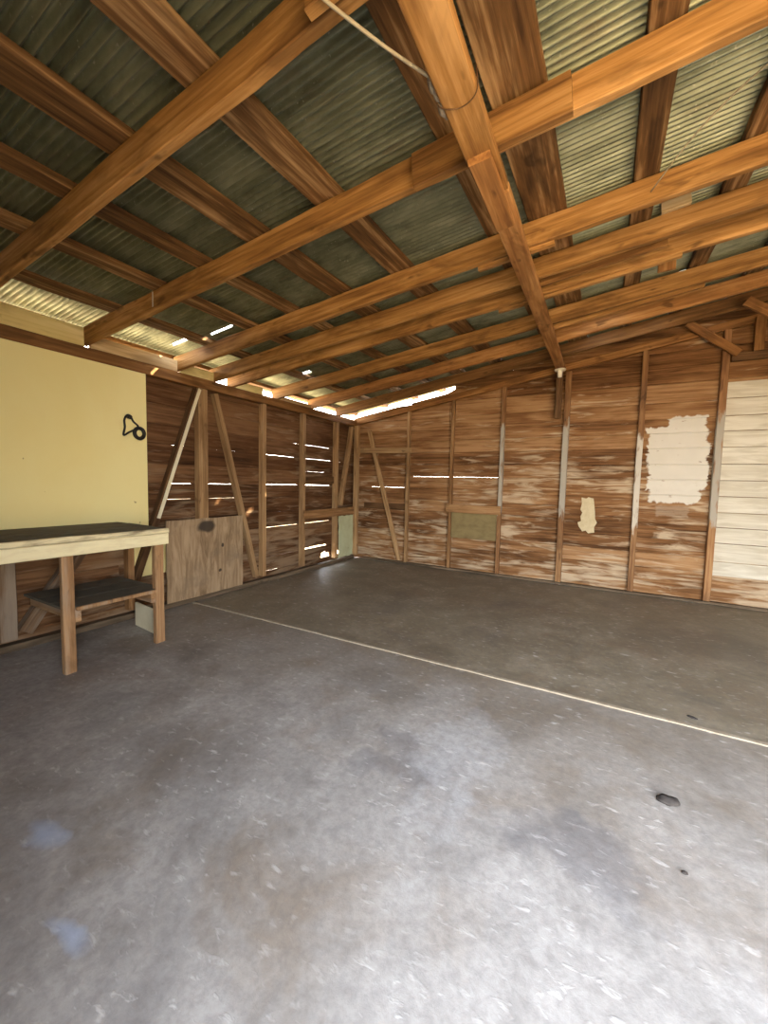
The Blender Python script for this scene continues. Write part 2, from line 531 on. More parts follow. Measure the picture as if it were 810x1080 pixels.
def slab(name, x0, x1, y0, y1, z0, z1, mat, parent=None, c=0.003, org=None):
    """Box-like sheet with its origin at its low corner (or org)."""
    o0 = Vector(org) if org else Vector((x0, y0, z0))
    bm = bmesh.new()
    box_bm(bm, x0 - o0.x, x1 - o0.x, y0 - o0.y, y1 - o0.y, z0 - o0.z, z1 - o0.z, c)
    me = bpy.data.meshes.new(name)
    bm.to_mesh(me)
    bm.free()
    o = link(name, me, mat, parent)
    o.location = o0 if parent is None else o0 - parent.location
    return o


def ragged_sheet(name, axis, a0, a1, z0, z1, d0, d1, mat, jag=0.01, n=10, seed=1, c=None):
    """Thin sheet standing in a wall plane with slightly ragged outline."""
    rg = random.Random(seed)
    pts = []
    for i in range(n):
        pts.append((a0 + (a1 - a0) * i / n, z0 + rg.uniform(-jag, jag)))
    for i in range(n):
        pts.append((a1 + rg.uniform(-jag, jag), z0 + (z1 - z0) * i / n))
    for i in range(n):
        pts.append((a1 - (a1 - a0) * i / n, z1 + rg.uniform(-jag, jag)))
    for i in range(n):
        pts.append((a0 + rg.uniform(-jag, jag), z1 - (z1 - z0) * i / n))
    bm = bmesh.new()
    if axis == 'Y':
        org = Vector((d0, a0, z0))
        f = [bm.verts.new(Vector((d1, a, z)) - org) for a, z in pts]
        b = [bm.verts.new(Vector((d0, a, z)) - org) for a, z in pts]
    else:
        org = Vector((a0, d0, z0))
        f = [bm.verts.new(Vector((a, d1, z)) - org) for a, z in pts]
        b = [bm.verts.new(Vector((a, d0, z)) - org) for a, z in pts]
    bm.faces.new(f)
    bm.faces.new(b[::-1])
    N = len(pts)
    for i in range(N):
        bm.faces.new((f[i], b[i], b[(i + 1) % N], f[(i + 1) % N]))
    bmesh.ops.recalc_face_normals(bm, faces=bm.faces)
    me = bpy.data.meshes.new(name)
    bm.to_mesh(me)
    bm.free()
    o = link(name, me, mat)
    o.location = org
    return o


def tube(name, pts, r, mat, parent=None, closed=False, seg=8, sub=6):
    """Swept round cord through pts (Catmull-Rom)."""
    P = [Vector(p) for p in pts]
    N = len(P)
    path = []
    rng = range(N if closed else N - 1)
    for i in rng:
        p0 = P[(i - 1) % N] if (closed or i > 0) else P[i]
        p1, p2 = P[i], P[(i + 1) % N]
        p3 = P[(i + 2) % N] if (closed or i + 2 < N) else p2
        for k in range(sub):
            t = k / sub
            path.append(0.5 * ((2 * p1) + (-p0 + p2) * t + (2 * p0 - 5 * p1 + 4 * p2 - p3) * t * t + (-p0 + 3 * p1 - 3 * p2 + p3) * t ** 3))
    if not closed:
        path.append(P[-1])
    org = path[0].copy()
    bm = bmesh.new()
    rings = []
    n = len(path)
    up = Vector((0.13, 0.21, 0.97))
    for i, p in enumerate(path):
        a = path[(i - 1) % n] if (closed or i > 0) else p
        b = path[(i + 1) % n] if (closed or i < n - 1) else p
        d = (b - a).normalized()
        u = d.cross(up)
        if u.length < 0.1:
            u = d.cross(Vector((1, 0, 0)))
        u.normalize()
        w = d.cross(u)
        rings.append([bm.verts.new(p - org + r * (math.cos(2 * PI * k / seg) * u + math.sin(2 * PI * k / seg) * w)) for k in range(seg)])
    pr = list(zip(rings, rings[1:])) + ([(rings[-1], rings[0])] if closed else [])
    for a, b in pr:
        for k in range(seg):
            bm.faces.new((a[k], a[(k + 1) % seg], b[(k + 1) % seg], b[k]))
    if not closed:
        bm.faces.new(rings[0][::-1])
        bm.faces.new(rings[-1])
    bmesh.ops.recalc_face_normals(bm, faces=bm.faces)
    for f in bm.faces:
        f.smooth = True
    me = bpy.data.meshes.new(name)
    bm.to_mesh(me)
    bm.free()
    o = link(name, me, mat, parent)
    o.location = org if parent is None else org - parent.location
    return o


def lathe(name, prof, loc, mat, parent=None, seg=24, axis=None):
    bm = bmesh.new()
    rings = []
    for r, z in prof:
        rings.append([bm.verts.new((max(r, 1e-4) * math.cos(2 * PI * k / seg), max(r, 1e-4) * math.sin(2 * PI * k / seg), z)) for k in range(seg)])
    for a, b in zip(rings, rings[1:]):
        for k in range(seg):
            bm.faces.new((a[k], a[(k + 1) % seg], b[(k + 1) % seg], b[k]))
    bm.faces.new(rings[0][::-1])
    bm.faces.new(rings[-1])
    bmesh.ops.recalc_face_normals(bm, faces=bm.faces)
    for f in bm.faces:
        f.smooth = len(f.verts) == 4
    me = bpy.data.meshes.new(name)
    bm.to_mesh(me)
    bm.free()
    o = link(name, me, mat, parent)
    o.location = Vector(loc) if parent is None else Vector(loc) - parent.location
    if axis is not None:
        o.rotation_euler = Vector(axis).to_track_quat('Z', 'Y').to_euler()
    return o


def plank_wall(name, axis, a0, a1, rows, d_in, d_out, mat, gaps=(), top=None, joints=(), seed=3, holes=(), jit=0.004):
    """Siding of horizontal planks. axis 'X': runs along x, room face at y=d_in; 'Y': runs along y, room face at x=d_in.
    gaps: (row index, s0, s1, size) opens a crack under that row; top(s): clip height; joints: butt-joint positions."""
    rg = random.Random(seed)
    bm = bmesh.new()
    lay = bm.faces.layers.float.new('tone')
    sgn = 1 if d_out > d_in else -1

    def P(s, d, z):
        return (s, d, z) if axis == 'X' else (d, s, z)
    for k in range(len(rows) - 1):
        z0, z1 = rows[k], rows[k + 1]
        js = sorted(rg.sample(list(joints), min(len(joints), rg.choice((1, 1, 2))))) if joints else []
        cuts = [a0] + js + [a1]
        for s0, s1 in zip(cuts, cuts[1:]):
            tone = rg.random()
            dj = rg.uniform(-jit, jit)
            brk = {s0, s1}
            st = s0
            while st < s1:
                brk.add(st)
                st += 0.12
            for (gk, g0, g1, gs) in gaps:
                if gk == k:
                    for q in (g0, g0 + 0.03, (g0 + g1) / 2, g1 - 0.03, g1):
                        if s0 < q < s1:
                            brk.add(q)
            S_ = sorted(brk)
            prev = None
            for s in S_:
                lo, hi = z0, z1
                for (gk, g0, g1, gs) in gaps:
                    if gk == k and g0 <= s <= g1:
                        e = min(1, (s - g0) / 0.03, (g1 - s) / 0.03)
                        lo = z0 + gs * (0.42 if gs < 0.03 else 1.0) * max(0, e) * rg.uniform(0.55, 1.0)
                if top is not None:
                    tz = top(s)
                    hi = min(hi, tz)
                    lo = min(lo, tz)
                if hi - lo < 0.012:
                    prev = None
                    continue
                ch = 0.0085 if axis == 'X' else 0.006
                wv = rg.uniform(-0.0012, 0.0012)
                di = d_in + dj + wv
                ring = [bm.verts.new(P(s, di + sgn * ch, lo)), bm.verts.new(P(s, di, lo + ch + rg.uniform(0, 0.003))),
                        bm.verts.new(P(s, di, hi - ch - rg.uniform(0, 0.003))), bm.verts.new(P(s, di + sgn * ch, hi)),
                        bm.verts.new(P(s, d_out, hi)), bm.verts.new(P(s, d_out, lo))]
                if prev:
                    for q in range(6):
                        f = bm.faces.new((prev[q], prev[(q + 1) % 6], ring[(q + 1) % 6], ring[q]))
                        f[lay] = tone
                else:
                    bm.faces.new(ring)[lay] = tone
                prev = ring
            if prev:
                bm.faces.new(prev[::-1])[lay] = tone
    bmesh.ops.recalc_face_normals(bm, faces=bm.faces)
    me = bpy.data.meshes.new(name)
    bm.to_mesh(me)
    bm.free()
    return struct(link(name, me, mat))


# ------------------------------------------------------------------ main dimensions
XL_F, XL_S, XL_O = -3.74, -3.83, -3.855      # left wall: stud face, siding face, outside
YB_F, YB_S, YB_O = 5.72, 5.80, 5.825         # back wall
XR, YFR = 3.55, YF                           # right wall, front wall


def slope(y):
    return 0.083 + 0.0172 * (y - 1)


def zu(x, y):                                 # underside of the rafters
    return 2.37 + slope(y) * (x + 3.75)


RD = 0.14                                     # rafter depth
PT = 0.042                                    # purlin thickness

# ------------------------------------------------------------------ setting
bm = bmesh.new()
# concrete slab as a gently uneven surface with thickness
nx, ny = 90, 80
X0, X1, Y0, Y1 = XL_O, XR + 0.05, -0.32, YB_O
grid = [[bm.verts.new((X0 + (X1 - X0) * i / nx, Y0 + (Y1 - Y0) * j / ny,
                       0.0035 * (noise.noise(Vector((i * 0.11, j * 0.11, 0.3))) - 0.5))) for i in range(nx + 1)] for j in range(ny + 1)]
for j in range(ny):
    for i in range(nx):
        bm.faces.new((grid[j][i], grid[j][i + 1], grid[j + 1][i + 1], grid[j + 1][i])).smooth = True
rim = [grid[0][i] for i in range(nx + 1)] + [grid[j][nx] for j in range(1, ny + 1)] + [grid[ny][i] for i in range(nx - 1, -1, -1)] + [grid[j][0] for j in range(ny - 1, 0, -1)]
low = [bm.verts.new((v.co.x, v.co.y, -0.15)) for v in rim]
for i in range(len(rim)):
    k = (i + 1) % len(rim)
    bm.faces.new((rim[k], rim[i], low[i], low[k]))
me = bpy.data.meshes.new('floor')
bm.to_mesh(me)
bm.free()
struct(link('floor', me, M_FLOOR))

g = slab('ground', -40, 40, -40, 40, -0.30, -0.12, M_GROUND, c=0)
struct(g)

rowsL = [0.0, 0.115, 0.30, 0.50, 0.69, 0.89, 1.09, 1.25, 1.45, 1.635, 1.83, 2.02, 2.20, 2.36]
gapsL = [
    (9, 2.47, 2.64, 0.010), (9, 2.86, 3.30, 0.006), (9, 3.70, 4.30, 0.012), (9, 4.45, 5.15, 0.010), (9, 5.25, 5.55, 0.006),
    (10, 4.25, 4.40, 0.010), (10, 4.43, 5.10, 0.012), (10, 3.68, 3.95, 0.005),
    (7, 2.40, 2.70, 0.008), (7, 2.86, 3.30, 0.006), (7, 3.70, 4.35, 0.022), (7, 4.45, 5.12, 0.014),
    (6, 2.30, 2.70, 0.006), (6, 2.86, 3.40, 0.005), (6, 1.2, 1.9, 0.006),
    (4, 3.70, 4.36, 0.016), (4, 4.43, 5.12, 0.016), (4, 1.25, 1.95, 0.008),
    (2, 4.47, 5.05, 0.030), (2, 3.8, 4.30, 0.010), (2, 1.30, 1.52, 0.014), (2, 1.64, 1.80, 0.018),
    (1, 3.70, 3.98, 0.026), (1, 4.05, 4.22, 0.010), (1, 4.88, 5.13, 0.105), (1, 5.23, 5.42, 0.085),
    (5, 3.80, 4.30, 0.004), (8, 4.5, 5.0, 0.004),
]
plank_wall('wall_left', 'Y', YF, YB_O, rowsL, XL_S, XL_O, M_WL, gapsL, joints=(1.1, 1.95, 2.77, 3.64, 4.39, 5.18), seed=5)

rowsB = [0.0, 0.17, 0.35, 0.53, 0.71, 0.89, 1.06, 1.242, 1.423, 1.604, 1.796, 1.975, 2.143, 2.333, 2.555, 2.74, 2.92, 3.10, 3.28, 3.45, 3.62, 3.80]


def back_top(x):
    # the boards stop short of the roof over the left third, leaving a bright slot
    z = zu(x, YB_F)
    return z + 0.055 if x < -2.1 else z + RD + 0.01


gapsB = [(8, -2.72, -1.35, 0.006), (4, -2.72, -2.2, 0.004), (7, -3.5, -2.85, 0.005), (11, -2.78, -2.74, 0.0)]
plank_wall('wall_back', 'X', XL_O, XR + 0.05, rowsB, YB_S, YB_O, M_WB, gapsB, top=back_top,
           joints=(-2.04, -1.30, -0.49, 0.33, 1.06, 1.9, 2.7), seed=11)

rowsR = [0.18 * i for i in range(23)]
plank_wall('wall_right', 'Y', YF, YB_O, rowsR, XR, XR + 0.025, M_WF, top=lambda s: zu(XR, s) + RD + PT + 0.022, joints=(1.0, 2.5, 4.0), seed=17)
# front wall: two side panels and a header around the open doorway
plank_wall('wall_front', 'X', XL_O, DX0, rowsR, YF, YF - 0.025, M_WF, top=lambda s: zu(s, YF) + RD + PT + 0.022, joints=(-2.5, -1.6), seed=19)
plank_wall('wall_front_end', 'X', DX1, XR + 0.05, rowsR, YF, YF - 0.025, M_WF, top=lambda s: zu(s, YF) + RD + PT + 0.022, seed=21)
plank_wall('wall_front_header', 'X', DX0, DX1, [DZ, 2.5, 2.6, 2.78, 2.96, 3.2, 3.4], YF, YF - 0.025, M_WF, top=lambda s: zu(s, YF) + RD + PT + 0.022, seed=23)

# corrugated roof: ribs run along x
OFF = RD + PT + 0.034
PITCH, AMP = 0.036, 0.0118
RX0, RX1, RY0, RY1 = -4.15, XR + 0.3, -0.75, 6.10
slits = [(-3.72, -3.42, 2.40, 2.445), (-3.26, -2.98, 2.485, 2.51), (-3.70, -3.40, 3.24, 3.275), (-3.44, -3.24, 3.86, 3.92),
         (-0.30, 0.05, 4.42, 4.46), (-0.28, 0.05, 5.06, 5.11), (0.22, 0.56, 5.05, 5.10), (0.37, 0.52, 4.29, 4.32), (0.90, 1.05, 5.40, 5.45),
         (-2.30, -2.0, 3.28, 3.31)]
bm = bmesh.new()
xs = sorted(set([RX0 + (RX1 - RX0) * i / 14 for i in range(15)] + [q for s_ in slits for q in s_[:2]]))
nper = 8
nyr = int((RY1 - RY0) / PITCH * nper)
rows_ = []
for j in range(nyr + 1):
    y = RY0 + j * PITCH / nper
    rows_.append([bm.verts.new((x, y, zu(x, y) + OFF + AMP * math.sin(2 * PI * y / PITCH))) for x in xs])
for j in range(nyr):
    yc = RY0 + (j + 0.5) * PITCH / nper
    for i in range(len(xs) - 1):
        xc = (xs[i] + xs[i + 1]) / 2
        if any(a < xc < b and c_ < yc < d_ for (a, b, c_, d_) in slits):
            continue
        bm.faces.new((rows_[j][i], rows_[j][i + 1], rows_[j + 1][i + 1], rows_[j + 1][i])).smooth = True
me = bpy.data.meshes.new('ceiling')
bm.to_mesh(me)
bm.free()
ceil = struct(link('ceiling', me, M_IRON))

# expansion joint between the two slabs
bm = bmesh.new()
rg = random.Random(4)
N = 60
top_, bot_ = [], []
for i in range(N + 1):
    x = XL_S + (XR - XL_S) * i / N
    yc = 2.635 + 0.012 * (x + 3.5)
    w = 0.011 + rg.uniform(-0.002, 0.003)
    top_.append((bm.verts.new((x, yc - w, 0.006)), bm.verts.new((x, yc + w, 0.007))))
    bot_.append((bm.verts.new((x, yc - w - 0.003, -0.02)), bm.verts.new((x, yc + w + 0.003, -0.02))))
for i in range(N):
    a, b, c, d = top_[i], top_[i + 1], bot_[i], bot_[i + 1]
    bm.faces.new((a[0], b[0], b[1], a[1]))
    bm.faces.new((c[0], d[0], b[0], a[0]))
    bm.faces.new((a[1], b[1], d[1], c[1]))
bmesh.ops.recalc_face_normals(bm, faces=bm.faces)
me = bpy.data.meshes.new('trim_1')
bm.to_mesh(me)
bm.free()
struct(link('trim_1', me, M_JOINT))

# ------------------------------------------------------------------ roof timbers
UP = (0, 0, 1)


def rafter(x0, y0, x1, y1, mat, label, d=RD, t=0.042, dz=0.0):
    """y0, y1 are the far (back) face positions at the ends."""
    dz -= max(0.0, 0.0172 * (x1 - x0) * (y1 - y0) / 4)
    A = (x0, y0 - t / 2, zu(x0, y0) + d / 2 + dz)
    B = (x1, y1 - t / 2, zu(x1, y1) + d / 2 + dz)
    return lumber('rafter', A, B, d - 0.004, t, UP, mat, label, 'rafter', None, 0.003)


def child_stick(par, name, A, B, w, t, wdir, mat):
    o = stick(name, A, B, w, t, wdir, mat)
    mw = o.matrix_world.copy()
    mw = frame(A, B, wdir)[0]
    o.parent = par
    o.matrix_basis = frame_of(par).inverted() @ mw
    return o


def frame_of(o):
    return o.matrix_basis.copy()


def splice(par, x0, x1, y, drop, mat=M_RAFT, d=0.15, t=0.036):
    """Lap board nailed on the near face of a rafter whose near face is at y."""
    A = (x0, y - t / 2 - 0.001, zu(x0, y) + d / 2 - drop)
    B = (x1, y - t / 2 - 0.001, zu(x1, y) + d / 2 - drop)
    return child_stick(par, 'splice_board', A, B, d, t, UP, mat)


def nail(par, x, y, z0, z1, r=0.006):
    return child_stick(par, 'nail', (x, y, z0), (x, y, z1), r * 2, r * 2, (1, 0, 0), M_STEEL)


XE = XR - 0.03
rafter(-3.95, 0.34, XE, 0.34, M_RAFT, 'rafter above the camera nearest the open doorway, out past the top of the picture')
r1 = rafter(-3.95, 1.03, XE, 0.99, M_RAFT, 'big orange-brown rafter crossing the upper left corner, nearest in the picture')
splice(r1, -0.80, -0.10, 0.95, 0.022)
r2 = rafter(-3.80, 1.73, XE, 1.80, M_RAFT, 'second rafter from the camera, bright orange, its lap board crossing over the central beam')
splice(r2, -0.83, -0.19, 1.715, 0.030)
nail(r2, -2.82, 1.70, zu(-2.82, 1.7) + 0.03, zu(-2.82, 1.7) + 0.13)
r3 = rafter(-3.80, 2.53, XE, 2.69, M_RAFT, 'third rafter from the camera, orange, behind the one with the long lap board')
splice(r3, -0.80, -0.35, 2.63, 0.022)
r4 = rafter(-3.85, 2.96, XE, 3.17, M_RAFT, 'fourth rafter from the camera, pale orange, a small wooden block standing on its right half')
splice(r4, -0.62, 0.25, 3.155, 0.018)
r5 = rafter(-3.85, 3.20, XE, 3.55, M_RAFT, 'fifth rafter from the camera, running close behind the fourth')
splice(r5, -0.85, 0.35, 3.395, 0.02)
nail(r5, -1.12, 3.31, zu(-1.12, 3.33) + 0.03, zu(-1.12, 3.33) + 0.12)
r6 = rafter(-3.85, 3.90, XE, 4.30, M_RAFT, 'sixth rafter from the camera, with pale nails hammered into its face')
splice(r6, -0.55, 0.6, 4.20, 0.015)
for nx_ in (-1.55, -1.05, -0.78):
    nail(r6, nx_, 4.10, zu(nx_, 4.12) + 0.02, zu(nx_, 4.12) + 0.12)
r7 = rafter(-3.85, 4.62, XE, 4.80, M_BEAM, 'seventh rafter from the camera, second from the back wall, dull brown')
r8 = rafter(-3.85, 5.30, XE, 5.36, M_PLATE, 'rafter nearest the back wall, dark brown and half hidden')

# purlins lie on the rafters and run front to back
purl = [(-3.93, 0.07, 'purlin outermost at the left eave above the bright gap'),
        (-3.34, 0.11, 'dark purlin just inside the left eave, above the pale yellow block'),
        (-2.79, 0.11, 'purlin third from the left eave, rough brown board under the roof iron'),
        (-2.32, 0.11, 'purlin fourth from the left eave, worn brown board under the roof iron'),
        (-1.85, 0.16, 'wide purlin left of the pale-streaked one, running off the left edge of the picture'),
        (-1.335, 0.16, 'streaked purlin running to the top edge of the picture above the nearest rafter'),
        (-0.66, 0.15, 'dark purlin just left of the central beam'),
        (-0.39, 0.21, 'extra wide weathered purlin just right of the central beam'),
        (0.095, 0.115, 'purlin first to the right of the extra wide one, with a dark knot'),
        (0.545, 0.115, 'purlin second to the right of the extra wide one'),
        (1.03, 0.115, 'purlin third to the right of the extra wide one, seen far back'),
        (1.52, 0.115, 'purlin fourth to the right of the extra wide one, over the white boards'),
        (2.05, 0.115, 'purlin far to the right, beyond the edge of the picture'),
        (2.60, 0.115, 'purlin near the right wall, beyond the edge of the picture'),
        (3.20, 0.115, 'purlin along the top of the right wall, beyond the edge of the picture')]
for x, w, lab in purl:
    y0, y1 = -0.24, 6.0
    A = (x, y0, zu(x, y0) + RD + PT / 2 + 0.010)
    B = (x, y1, zu(x, y1) + RD + PT / 2 + 0.010)
    lumber('purlin', A, B, w, PT, (1, 0, slope(2)), M_PURL, lab, 'purlin', None, 0.0022)

# central beam under the rafters: two lapped planks
bmr = empty('ceiling_beam', (-0.50, 0.3, 2.5), 'long central plank beam running under the rafters from the top edge to the back wall post', 'beam')
ya, yb, yc = -0.2, 1.86, 5.64


def bx(y):
    return -0.475 - 0.021 * (y - 0.3)


def bz(y):
    return zu(bx(y), y) - 0.026


stick('beam_plank', (bx(ya), ya, bz(ya) - 0.036), (bx(yb), yb, bz(yb) - 0.036), 0.118, 0.046, (1, 0, 0.1), M_RAFT, bmr)
stick('beam_plank', (bx(1.70), 1.88, bz(1.88) - 0.036), (bx(yc), yc, bz(yc) - 0.036), 0.108, 0.046, (1, 0, 0.1), M_BEAM, bmr)
stick('lap_block', (bx(1.58), 1.60, bz(1.60) - 0.075), (bx(2.0), 2.10, bz(2.10) - 0.075), 0.09, 0.028, (1, 0, 0.1), M_BEAM, bmr)
tube('wire_loop', [(bx(1.32) - 0.065, 1.30, bz(1.3) + 0.0), (bx(1.32) - 0.062, 1.32, bz(1.3) - 0.066), (bx(1.32), 1.36, bz(1.35) - 0.066),
                   (bx(1.32) + 0.062, 1.33, bz(1.3) - 0.064), (bx(1.32) + 0.064, 1.31, bz(1.3) + 0.0)], 0.0022, M_DARK, bmr)

bm = bmesh.new()
for (dx, dy, dz, r) in ((0, 0, 0, 0.022), (0.003, 0.03, -0.004, 0.019), (0.002, 0.085, -0.002, 0.024), (0.004, 0.115, 0.002, 0.018)):
    q = bmesh.ops.create_icosphere(bm, subdivisions=2, radius=r)
    for v in q['verts']:
        k = 1 + 0.35 * noise.noise(v.co * 45)
        v.co = Vector((v.co.x * 0.7 * k + dx, v.co.y * 1.25 * k + dy, v.co.z * k + dz))
me = bpy.data.meshes.new('mud_nest')
bm.to_mesh(me)
bm.free()
o = link('mud_nest', me, M_MUD)
o.location = (bx(1.3) - 0.068, 1.27, bz(1.3) - 0.036)
tag(o, 'grey lumpy mud nest stuck on the left edge of the central beam', 'nest')

# slack cords under the roof
tag(tube('slack_string', [(-0.75, 0.903, 2.632), (-0.735, 0.903, 2.588), (-0.69, 0.99, 2.582), (-0.63, 1.10, 2.578), (-0.562, 1.24, 2.592)], 0.005, M_WIRE),
    'pale cord strung from the nearest rafter to the central beam', 'string')
tag(tube('slack_string', [(-0.36, 1.15, 2.70), (-0.33, 1.17, 2.70), (-0.28, 1.2, 2.715), (-0.23, 1.22, 2.74)], 0.0035, M_WIRE),
    'thin cord crossing the wide weathered purlin right of the beam', 'string')
tag(tube('slack_string', [(0.60, 1.83, zu(0.6, 1.83) + 0.02), (0.42, 2.08, 2.885), (0.26, 2.28, 2.87), (0.12, 2.562, zu(0.12, 2.6) + 0.05)], 0.0035, M_WIRE),
    'thin slack cord between the second and third rafters near the right edge', 'string')

lumber('wood_block', (0.20, 3.03, zu(0.2, 3.1) + 0.175), (0.345, 3.03, zu(0.345, 3.1) + 0.175), 0.075, 0.035, UP, M_PALE,
       'short pale wooden block standing on top of the fourth rafter, right of the beam', 'block')
lumber('cleat_board', (0.30, 3.62, zu(0.3, 3.6) + 0.01), (0.30, 3.62, zu(0.3, 3.6) + 0.175), 0.11, 0.03, (1, 0, 0), M_BEAM,
       'upright brown cleat between the fifth and sixth rafters right of the beam', 'cleat')

# blocking on the left plate between the rafter ends
lumber('eave_block', (-3.77, 1.032, 2.4245), (-3.77, 1.688, 2.4245), 0.150, 0.04, UP, M_YBLK,
       'long pale yellow block above the yellow sheet, between the two nearest rafter ends', 'block')
lumber('eave_block', (-3.77, 0.345, 2.4195), (-3.77, 0.985, 2.4195), 0.14, 0.04, UP, M_YBLK,
       'yellow block above the plate outside the left edge of the picture', 'block')
lumber('eave_block', (-3.76, 1.735, 2.4035), (-3.76, 2.486, 2.4035), 0.108, 0.04, UP, M_PALE,
       'weathered grey-tan block on the plate between the second and third rafter ends', 'block')
lumber('eave_block', (-3.78, 2.535, 2.3995), (-3.78, 2.915, 2.3995), 0.10, 0.04, UP, M_YBLK,
       'short yellowish block on the plate between the third and fourth rafter ends', 'block')
lumber('eave_block', (-3.78, 3.21, 2.3945), (-3.78, 3.62, 2.3945), 0.09, 0.04, UP, M_YBLK,
       'pale block on the plate just beyond the fifth rafter end', 'block')
lumber('eave_block', (-3.80, 3.91, 2.3795), (-3.80, 4.56, 2.3795), 0.06, 0.04, UP, M_PALE,
       'low sunlit block on the plate between the sixth and seventh rafter ends', 'block')

# ------------------------------------------------------------------ left wall framing
lumber('top_plate', (-3.775, YF + 0.01, 2.297), (-3.775, 5.70, 2.299), 0.100, 0.086, UP, M_PLATE,
       'long dark top plate along the left wall under the rafter ends', 'plate')
lumber('sole_plate', (-3.778, YF + 0.01, 0.028), (-3.778, 5.70, 0.028), 0.052, 0.080, UP, M_SOLE,
       'low sole plate along the floor at the foot of the left wall', 'plate')


def lstud(y0, y1, z0, z1, mat, label, x1=XL_F):
    return lumber('wall_stud', ((XL_S + x1) / 2 + 0.003, (y0 + y1) / 2, z0), ((XL_S + x1) / 2 + 0.003, (y0 + y1) / 2, z1),
                  x1 - XL_S - 0.012, y1 - y0, (1, 0, 0), mat, label, 'stud')


lstud(0.40, 0.45, 0.085, 2.248, M_STUD, 'wall stud on the left wall near the doorway, out of the picture')
lstud(1.10, 1.20, 0.085, 2.248, M_DUST, 'wall stud under the workbench at the left edge of the picture')
lstud(1.985, 2.04, 0.085, 2.248, M_STUD, 'wall stud behind the shelf of the workbench, beside the right leg')
lstud(2.715, 2.825, 0.085, 2.248, M_STUD2, 'thick upright post between the two slanting braces above the plywood')
lstud(3.605, 3.665, 0.085, 2.248, M_STUD2, 'wall stud just right of the plywood and the slanting brace, on the left wall')
lstud(4.36, 4.415, 0.085, 2.25, M_STUD2, 'middle wall stud of the left wall, at the left end of the mid rail')
lstud(5.15, 5.21, 0.085, 2.25, M_STUD2, 'wall stud left of the pale green panel, lit at its foot by sun')
lumber('corner_post', (-3.70, 5.665, 0.085), (-3.70, 5.665, 2.25), 0.075, 0.075, (1, 0, 0), M_STUD2,
       'pale corner post where the left and back walls meet', 'post')

b = lumber('diagonal_brace', (-3.782, 2.035, 0.25), (-3.782, 2.725, 2.23), 0.062, 0.066, (0, 1, 0), M_DARK,
           'dark slanting brace with a white edge, leaning from behind the workbench up to the post', 'brace')
child_stick(b, 'painted_edge', (-3.745, 2.275, 0.915), (-3.745, 2.735, 2.235), 0.034, 0.006, (0, 1, 0), M_WHITEP)
b['label'] = 'dark slanting brace with a white painted edge beside the yellow sheet'
lumber('diagonal_brace', (-3.784, 2.935, 2.23), (-3.784, 3.53, 0.10), 0.055, 0.072, (0, 1, 0), M_STUD2,
       'brown brace slanting down to the right from the thick post to the floor', 'brace')
lumber('diagonal_brace', (-3.782, 1.70, 0.80), (-3.782, 1.245, 0.12), 0.095, 0.07, (0, 1, 0), M_DUST,
       'dark brace slanting down to the left on the wall under the workbench', 'brace')
lumber('diagonal_brace', (-3.768, 5.60, 2.23), (-3.768, 5.30, 0.93), 0.06, 0.07, (0, 1, 0), M_STUD2,
       'pale brace in the far corner leaning from the corner post down to the mid rail', 'brace')

lumber('wall_rail', (-3.722, 4.36, 0.826), (-3.722, 5.62, 0.833), 0.125, 0.026, UP, M_STUD,
       'mid rail across the left wall studs above the pale green panel', 'rail')
lumber('wall_rail', (-3.80, 4.425, 1.315), (-3.80, 5.14, 1.335), 0.11, 0.03, UP, M_DARK,
       'dark upper rail between two studs of the left wall near the corner', 'rail')

tag(ragged_sheet('green_panel', 'Y', 5.225, 5.62, 0.085, 0.757, -3.738, -3.722, M_GREEN, 0.010, 8, 3),
    'small pale green board on the left wall in the far corner', 'panel')

# painted yellow sheet above the bench
tag(slab('yellow_sheet', -3.736, -3.724, 0.55, 2.165, 0.80, 2.246, M_YEL, c=0.002),
    'large yellow painted sheet on the left wall above the workbench', 'panel')
tag(slab('cream_sheet', -3.8255, -3.817, 2.05, 2.40, 0.36, 0.80, M_YEL, c=0.002),
    'cream sheet low on the wall behind the slanting brace and the right bench leg', 'panel')
# plywood patches
tag(ragged_sheet('plywood_sheet', 'Y', 2.335, 3.27, 0.058, 0.885, -3.736, -3.722, M_PLY, 0.004, 10, 6),
    'brown plywood sheet with a black smear low on the left wall beside the workbench', 'panel')
o = slab('cream_offcut', 0, 0.46, 0, 0.016, 0, 0.225, M_WHITEP, c=0.002)
for v in o.data.vertices:
    if v.co.z > 0.1 and v.co.x < 0.2:
        v.co.x += 0.07
o.location = (-3.56, 1.935, 0.004)
o.rotation_euler = (0.12, 0, math.radians(-6))
tag(o, 'off-white board offcut leaning against the wall below the workbench shelf', 'board')

# black cord coil hanging on the yellow sheet
co_ = empty('cord_hook', (-3.722, 2.02, 1.74), 'black loop of cord hanging at the right edge of the yellow sheet', 'hook')
xk = -3.714
tube('cord_loop', [(xk, 1.985, 1.845), (xk, 1.965, 1.80), (xk, 1.968, 1.74), (xk, 1.955, 1.672), (xk + 0.006, 2.00, 1.70), (xk + 0.01, 2.075, 1.755),
                   (xk, 2.04, 1.80), (xk, 2.015, 1.845)], 0.0085, M_BLACK, co_, closed=True)
tube('cord_ring', [(xk + 0.012, 2.085 + 0.042 * math.cos(a * PI / 4), 1.70 + 0.046 * math.sin(a * PI / 4)) for a in range(8)], 0.016, M_BLACK, co_, closed=True, seg=10)
lathe('hook_peg', [(0.014, 0.0), (0.014, 0.03), (0.02, 0.034), (0.018, 0.042), (0.0, 0.044)], (-3.726, 2.0, 1.832), M_BLACK, co_, 14, (1, 0, 0))

